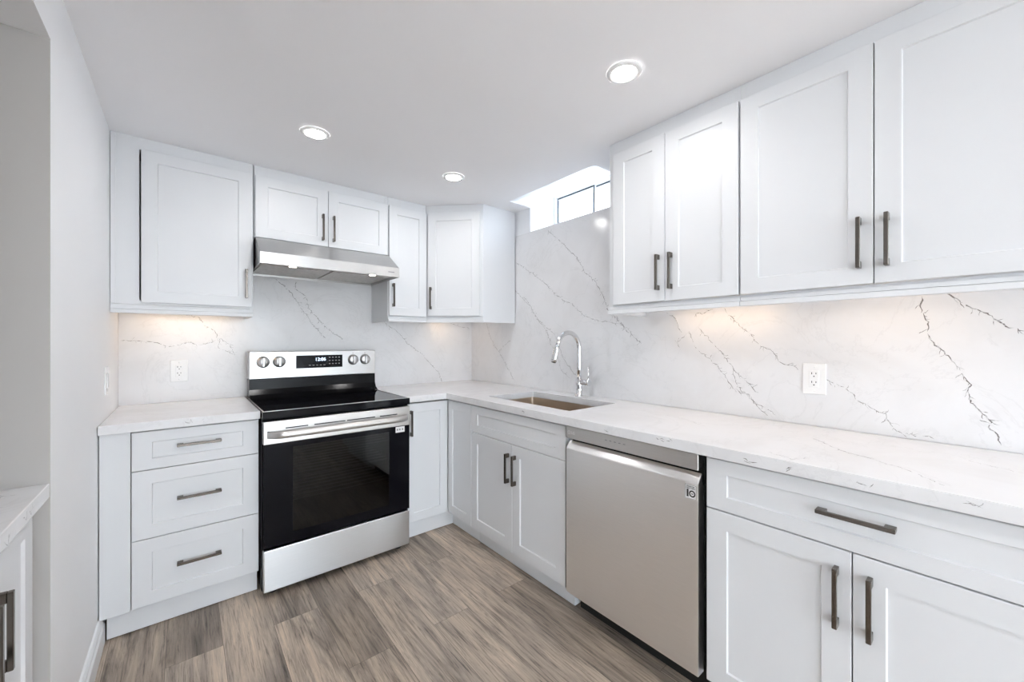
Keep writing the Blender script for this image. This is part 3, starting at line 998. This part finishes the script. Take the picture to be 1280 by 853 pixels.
# backguard: black riser curving up to the steel control panel
bg_ = BM()
yg = 2.82 - RF
add_prism(bg_, [(yg - 0.07, 0.9148), (yg - 0.045, 0.920), (yg - 0.015, 0.935), (yg + 0.004, 0.965), (yg + 0.006, 1.027), (yb, 1.027), (yb, 0.9148)], 0.006, RW + 0.004, axis='x')
bk = obj('backguard', bg_, M['black'], rg)
bm = BM(); add_box(bm, 0.004, RW + 0.006, yg, yb, 1.028, 1.194, 0.004, seg=2)
cp = obj('control_panel', bm, M['steel_bright'], rg)
for kx in (0.076, 0.162, 0.609, 0.691):
    bm = BM()
    mt = Matrix.Translation((kx, yg - 0.0005, 1.131)) @ Matrix.Rotation(PI / 2, 4, 'X')
    add_lathe(bm, [(0, 0.0), (0.035, 0.0), (0.035, 0.006), (0.031, 0.008), (0.029, 0.020), (0.026, 0.023), (0, 0.023)], 36, mt)
    k_ = obj('knob', bm, M['steel_bright'], cp)
    bm = BM()
    add_box(bm, kx - 0.007, kx + 0.007, yg - 0.036, yg - 0.022, 1.131 - 0.027, 1.131 + 0.027, 0.003, seg=2)
    obj('knob_grip', bm, M['steel_bright'], k_)
    bm = BM()
    add_box(bm, kx - 0.002, kx + 0.002, yg - 0.0008, yg - 0.0001, 1.173, 1.179)
    obj('knob_mark', bm, M['ink'], cp)
bm = BM(); add_box(bm, 0.256, 0.539, yg - 0.002, yg - 0.0002, 1.084, 1.167, 0.0006)
dp = obj('display', bm, M['glass_black'], cp)
text('clock_digits', '12:06', 0.030, M['digits'], dp, face_mat(0.400, yg - 0.0024, 1.139))
bm = BM()
for r_ in range(3):
    for q_ in range(4):
        x_ = 0.452 + q_ * 0.02; z_ = 1.148 - r_ * 0.021
        add_box(bm, x_, x_ + 0.010, yg - 0.0026, yg - 0.0021, z_, z_ + 0.006)
obj('touch_keys', bm, M['inkgrey'], dp)
bm = BM()
for q_ in range(5):
    x_ = 0.33 + q_ * 0.022
    add_box(bm, x_, x_ + 0.012, yg - 0.0026, yg - 0.0021, 1.100, 1.104)
obj('display_label', bm, M['inkgrey'], dp)
# maker's badge: ring with an arc, and two letters
def badge(parent, x, y, z, s, mat):
    bm = BM()
    mt = face_mat(x, y, z)
    seg = 28
    for a in range(seg):
        a0, a1 = 2 * PI * a / seg, 2 * PI * (a + 1) / seg
        vs = [bm.verts.new(mt @ Vector((r_ * math.cos(q), r_ * math.sin(q), h))) for h in (0, 0.0005) for (r_, q) in ((s, a0), (s, a1), (s * .78, a1), (s * .78, a0))]
        for f in ((0, 1, 2, 3), (4, 5, 6, 7), (0, 1, 5, 4), (2, 3, 7, 6)):
            bm.faces.new([vs[i] for i in f])
    for (a, b_, c_, d_) in ((-0.06, 0.06, -0.4, 0.45), (-0.06, 0.35, -0.4, -0.28), (-0.5, -0.3, 0.15, 0.35)):
        p0 = mt @ Vector((a * s, c_ * s, 0)); p1 = mt @ Vector((b_ * s, d_ * s, 0.0005))
        add_box(bm, min(p0.x, p1.x), max(p0.x, p1.x), min(p0.y, p1.y), max(p0.y, p1.y), min(p0.z, p1.z), max(p0.z, p1.z))
    o = obj('badge', bm, mat, parent)
    text('badge_letters', 'LG', s * 2.1, mat, o, face_mat(x + s * 2.7, y - 0.0002, z), bold=s * 0.03)
    return o
badge(cp, 0.042, yg - 0.0006, 1.060, 0.0125, M['inkgrey'])

# ------------------------------------------------------------------ range hood
hx0, hx1 = 0.304, 1.0755
hw = hx1 - hx0
hy = 2.45
hd = thing('range_hood', 'stainless steel under-cabinet range hood with two lamps above the range', 'range hood', (hx0, hy, 1.674))
bm = BM()
HT = 1.8435 - 1.674
back = WB - 0.001 - hy
add_prism(bm, [(0, 0.016), (0, 0.060), (0.172, HT), (back, HT), (back, 0.016)], 0, hw, axis='x', bev=0.002)
add_box(bm, 0, hw, 0, 0.003, 0, 0.018); add_box(bm, 0, hw, back - 0.003, back, 0, 0.018)
add_box(bm, 0, 0.003, 0.003, back - .003, 0, 0.018); add_box(bm, hw - 0.003, hw, 0.003, back - .003, 0, 0.018)
hb = obj('body', bm, M['steel_hood'], hd)
bm = BM(); add_box(bm, 0.02, hw - 0.02, 0.025, 0.095, 0.012, 0.0158, 0.001); cs = obj('lamp_strip', bm, M['steel_soft'], hd)
for x0, x1 in ((0.02, hw / 2 - 0.006), (hw / 2 + 0.006, hw - 0.02)):
    bm = BM()
    add_box(bm, x0, x1, 0.105, back - 0.02, 0.009, 0.0158, 0.001)
    obj('grease_filter', bm, M['filter'], hd)
for x_ in (0.165, hw - 0.155):
    bm = BM(); add_lathe(bm, [(0, 0.0), (0.022, 0.0), (0.026, 0.003), (0.026, 0.006), (0, 0.006)], 28)
    l_ = obj('lamp', bm, M['steel_bright'], hd, (x_, 0.060, 0.0055))
    bm = BM(); add_lathe(bm, [(0, -0.001), (0.019, -0.001), (0.019, 0.0), (0, 0.0)], 24)
    obj('lamp_lens', bm, M['hoodlamp'], l_)
bm = BM()
for k in range(5):
    add_box(bm, hw / 2 - 0.05 + k * 0.024, hw / 2 - 0.038 + k * 0.024, 0.045, 0.057, 0.009, 0.0119)
obj('push_buttons', bm, M['blackmatt'], hd)
bm = BM(); add_box(bm, hw - 0.075, hw - 0.035, -0.0008, -0.0001, 0.026, 0.032); obj('badge', bm, M['inkgrey'], hd)

# ------------------------------------------------------------------ dishwasher
DW0, DWW = 1.2385, 0.611
dwX = 1.343
dw = thing('dishwasher', 'stainless steel dishwasher under the worktop between the sink and right base cabinets', 'dishwasher', (dwX, DW0, 0), -PI / 2)
bm = BM()
dd = WR - dwX - 0.03
add_box(bm, 0.004, DWW, 0.045, dd, 0.10, 0.870)
add_box(bm, 0.004, DWW, 0.10, dd, 0.0005, 0.10)
obj('tub', bm, M['blackmatt'], dw)
bm = BM(); add_box(bm, 0.003, DWW - 0.004, 0.0, 0.040, 0.818, 0.8735, 0.0015); pn = obj('control_panel', bm, M['steel_soft'], dw)
badge(pn, 0.022, -0.0006, 0.846, 0.0085, M['inkwhite'])
bm = BM()
for k in range(5):
    add_box(bm, 0.22 + k * 0.022, 0.230 + k * 0.022, -0.0006, -0.0001, 0.848, 0.8505)
obj('panel_print', bm, M['inkgrey'], pn)
bm = BM()
add_prism(bm, [(0.0, 0.115), (0.0, 0.772), (0.003, 0.777), (0.026, 0.803), (0.030, 0.803), (0.036, 0.76), (0.042, 0.76), (0.042, 0.115)], 0.003, DWW - 0.004, axis='x', bev=0.0015)
do = obj('door', bm, M['steel_dw'], dw)
# ten-year sticker
sx0, sx1, sz0, sz1 = 0.5615, 0.6010, 0.716, 0.764
bm = BM(); add_box(bm, sx0, sx1, -0.0006, -0.0001, sz0, sz1); st = obj('sticker', bm, M['inkgrey'], do)
bm = BM(); add_box(bm, sx0 + .0012, sx1 - .0012, -0.0009, -0.0005, sz0 + .0012, sz1 - .0012); obj('sticker_face', bm, M['stickergrey'], st)
text('sticker_number', '1', 0.034, M['ink'], st, face_mat(sx0 + 0.0095, -0.0013, sz0 + 0.0175), bold=0.0014)
bm = BM()
mt = face_mat(sx0 + 0.0255, -0.0012, sz0 + 0.0180)
seg = 32
for a in range(seg):
    a0, a1 = 2 * PI * a / seg, 2 * PI * (a + 1) / seg
    bm.faces.new([bm.verts.new(mt @ Vector((r_ * math.cos(q) * .95, r_ * math.sin(q), 0.0002))) for (r_, q) in ((0.0118, a0), (0.0118, a1), (0.0072, a1), (0.0072, a0))])
add_box(bm, sx0 + 0.0215, sx0 + 0.0295, -0.0014, -0.0010, sz0 + 0.0168, sz0 + 0.0192)
obj('sticker_ring', bm, M['ink'], st)
text('sticker_words', 'INVERTER', 0.0062, M['ink'], st, face_mat((sx0 + sx1) / 2, -0.0013, sz1 - 0.0065))
text('sticker_words', 'DIRECT DRIVE', 0.0048, M['ink'], st, face_mat((sx0 + sx1) / 2, -0.0013, sz1 - 0.0122))

# ------------------------------------------------------------------ sink and faucet
sk = thing('sink', 'undermount stainless steel sink set into the white worktop', 'sink', ((SX0 + SX1) / 2, (SY0 + SY1) / 2, 0.66))
bm = BM()
hx, hy_ = (SX1 - SX0) / 2 + 0.006, (SY1 - SY0) / 2 + 0.006
def rr(hx, hy, r, z):
    out = []
    for cx, cy, a0 in ((hx - r, hy - r, 0), (-hx + r, hy - r, 90), (-hx + r, -hy + r, 180), (hx - r, -hy + r, 270)):
        for k in range(7):
            a = math.radians(a0 + k * 15)
            out.append((cx + r * math.cos(a), cy + r * math.sin(a), z))
    return out
ZR = CT0 - 0.001 - 0.66
loops = [rr(hx + 0.022, hy_ + 0.022, 0.02, ZR), rr(hx, hy_, 0.014, ZR), rr(hx - 0.004, hy_ - 0.004, 0.016, 0.03), rr(hx - 0.025, hy_ - 0.025, 0.03, 0.008), rr(0.06, 0.06, 0.059, 0.004)]
lv = [[bm.verts.new(p) for p in l] for l in loops]
for a, b_ in zip(lv, lv[1:]):
    for k in range(len(a)):
        f = bm.faces.new((a[k], a[(k + 1) % len(a)], b_[(k + 1) % len(a)], b_[k])); f.smooth = False
bm.faces.new(lv[-1])
obj('basin', bm, M['steel_sink'], sk)
bm = BM(); add_lathe(bm, [(0, 0.006), (0.03, 0.006), (0.045, 0.0095), (0.05, 0.0055), (0.05, 0.0045)], 28); obj('drain', bm, M['chrome'], sk)

FX, FY = 1.902, 1.640
fc = thing('faucet', 'chrome gooseneck pull-down faucet behind the sink', 'faucet', (FX, FY, CT1 + 0.0005))
bm = BM()
add_lathe(bm, [(0, 0), (0.027, 0), (0.027, 0.004), (0.021, 0.007), (0.0195, 0.05), (0.021, 0.07), (0.021, 0.105), (0.0165, 0.112), (0, 0.112)], 32)
obj('base', bm, M['chrome'], fc)
bm = BM()
R_ = 0.098
pts = [(0, 0, 0.108), (0, 0, 0.18), (0, 0, 0.26), (0, 0, 0.298)]
for k in range(1, 19):
    a = math.radians(k * 9.2)
    pts.append((-R_ + R_ * math.cos(a), 0, 0.298 + R_ * math.sin(a)))
add_tube(bm, pts, [0.0145] * 4 + [0.0145] * 18, 24)
obj('spout', bm, M['chrome'], fc)
e0 = Vector(pts[-1]); dirv = (Vector(pts[-1]) - Vector(pts[-2])).normalized()
bm = BM()
add_tube(bm, [e0, e0 + dirv * .012, e0 + dirv * .013, e0 + dirv * .030, e0 + dirv * .034, e0 + dirv * .085, e0 + dirv * .108], [0.0145, 0.0155, 0.0172, 0.0172, 0.0165, 0.0180, 0.0165], 24)
sh = obj('spray_head', bm, M['chrome'], fc)
bm = BM(); add_tube(bm, [e0 + dirv * .1085, e0 + dirv * .1095], 0.013, 20); obj('nozzle', bm, M['blackmatt'], sh)
bm = BM()
add_tube(bm, [(0, -0.018, 0.088), (0, -0.062, 0.088), (0, -0.064, 0.088), (0, -0.082, 0.088)], [0.0165, 0.0165, 0.0195, 0.0195], 24)
kn = obj('valve_body', bm, M['chrome'], fc)
bm = BM(); add_tube(bm, [(0, -0.073, 0.10), (0, -0.0735, 0.14), (0, -0.074, 0.185)], [0.0045, 0.0035, 0.0038], 14); obj('lever', bm, M['chrome'], kn)

# ------------------------------------------------------------------ outlets and switch
def outlet(label, loc, rz, w=0.078, h=0.125):
    t = thing('wall_outlet', label, 'outlet', loc, rz, 'wall outlets')
    bm = BM(); add_box(bm, -w / 2, w / 2, 0.0, 0.006, -h / 2, h / 2, 0.0025, seg=2); obj('cover_plate', bm, M['plastic'], t)
    bm = BM()
    add_box(bm, -0.0168, 0.0168, -0.0025, 0.0, -0.034, 0.034, 0.001)
    for zc in (0.0175, -0.0175):
        add_box(bm, -0.0085, -0.0060, -0.0030, -0.0020, zc + 0.001, zc + 0.009, mat=1)
        add_box(bm, 0.0055, 0.0080, -0.0030, -0.0020, zc + 0.002, zc + 0.008, mat=1)
        add_box(bm, -0.0022, 0.0022, -0.0030, -0.0020, zc - 0.009, zc - 0.0048, mat=1)
    obj('receptacle', bm, [M['plastic'], M['slot']], t)
    for zc in (0.048, -0.048):
        bm = BM(); add_lathe(bm, [(0, 0), (0.003, 0), (0.0025, 0.001), (0, 0.001)], 14, Matrix.Rotation(PI / 2, 4, 'X'))
        obj('screw', bm, M['plastic'], t, (0, -0.0001, zc))
outlet('white double outlet on the backsplash left of the range', (-0.026, WB - 0.0065, 1.090), 0)
outlet('white double outlet on the right-hand backsplash beside a grey vein', (WR - 0.0065, 0.455, 1.106), -PI / 2)
t = thing('light_switch', 'white switch plate on the left wall just above the short worktop', 'switch', (WL + 0.0065, 2.515, 1.083), PI / 2)
bm = BM(); add_box(bm, -0.036, 0.036, 0.0, 0.006, -0.0625, 0.0625, 0.002); obj('cover_plate', bm, M['plastic'], t)
bm = BM(); add_box(bm, -0.0165, 0.0165, -0.0035, 0.0, -0.033, 0.033, 0.001); obj('rocker', bm, M['plastic'], t)

# ------------------------------------------------------------------ lamps
def pot(x, y, label):
    t = thing('ceiling_light', label, 'ceiling light', (x, y, CZ - 0.0005), 0, 'recessed ceiling lights')
    bm = BM(); add_lathe(bm, [(0.042, -0.002), (0.046, -0.007), (0.058, -0.006), (0.064, -0.001), (0.064, 0.0)], 48); obj('trim_ring', bm, M['plastic'], t)
    bm = BM(); add_lathe(bm, [(0, -0.004), (0.0425, -0.004), (0.0425, -0.001), (0, -0.001)], 40); obj('diffuser', bm, M['pot'], t)
pot(0.480, 2.061, 'recessed ceiling light in front of the range hood')
pot(1.256, 2.076, 'small recessed ceiling light before the angled corner cabinet')
pot(1.255, 0.865, 'recessed ceiling light by the right-hand wall cabinets, largest in view')
for x_, y_ in ((0.48, 0.865), (0.48, -0.345), (0.48, -1.55), (1.255, -1.55), (0.48, -3.3), (-1.6, -3.3)):
    pot(x_, y_, 'recessed ceiling light out of view behind the camera')

def led(label, loc, rz, L):
    t = thing('cabinet_light', label, 'cabinet light', loc, rz, 'warm lights under the wall cabinets')
    bm = BM(); add_box(bm, -L / 2, L / 2, -0.012, 0.012, -0.010, -0.0005, 0.001); h_ = obj('housing', bm, M['plastic'], t)
    bm = BM(); add_box(bm, -L / 2 + 0.006, L / 2 - 0.006, -0.009, 0.009, -0.0115, -0.0101); obj('diffuser', bm, M['led'], t)
led('warm light bar under the wall cabinet left of the range hood', (0.0, 2.855, ZB - 0.0005), 0, 0.42)
led('warm light bar under the angled corner wall cabinet', (1.70, 2.80, ZB - 0.0005), -PI / 4, 0.30)
led('warm light bar under the two-door wall cabinet next to the window', (1.875, 0.80, ZB - 0.0005), PI / 2, 0.46)
led('warm light bar under the wall cabinet nearest the camera', (1.81, 0.22, ZB - 0.0005), PI / 2, 0.36)
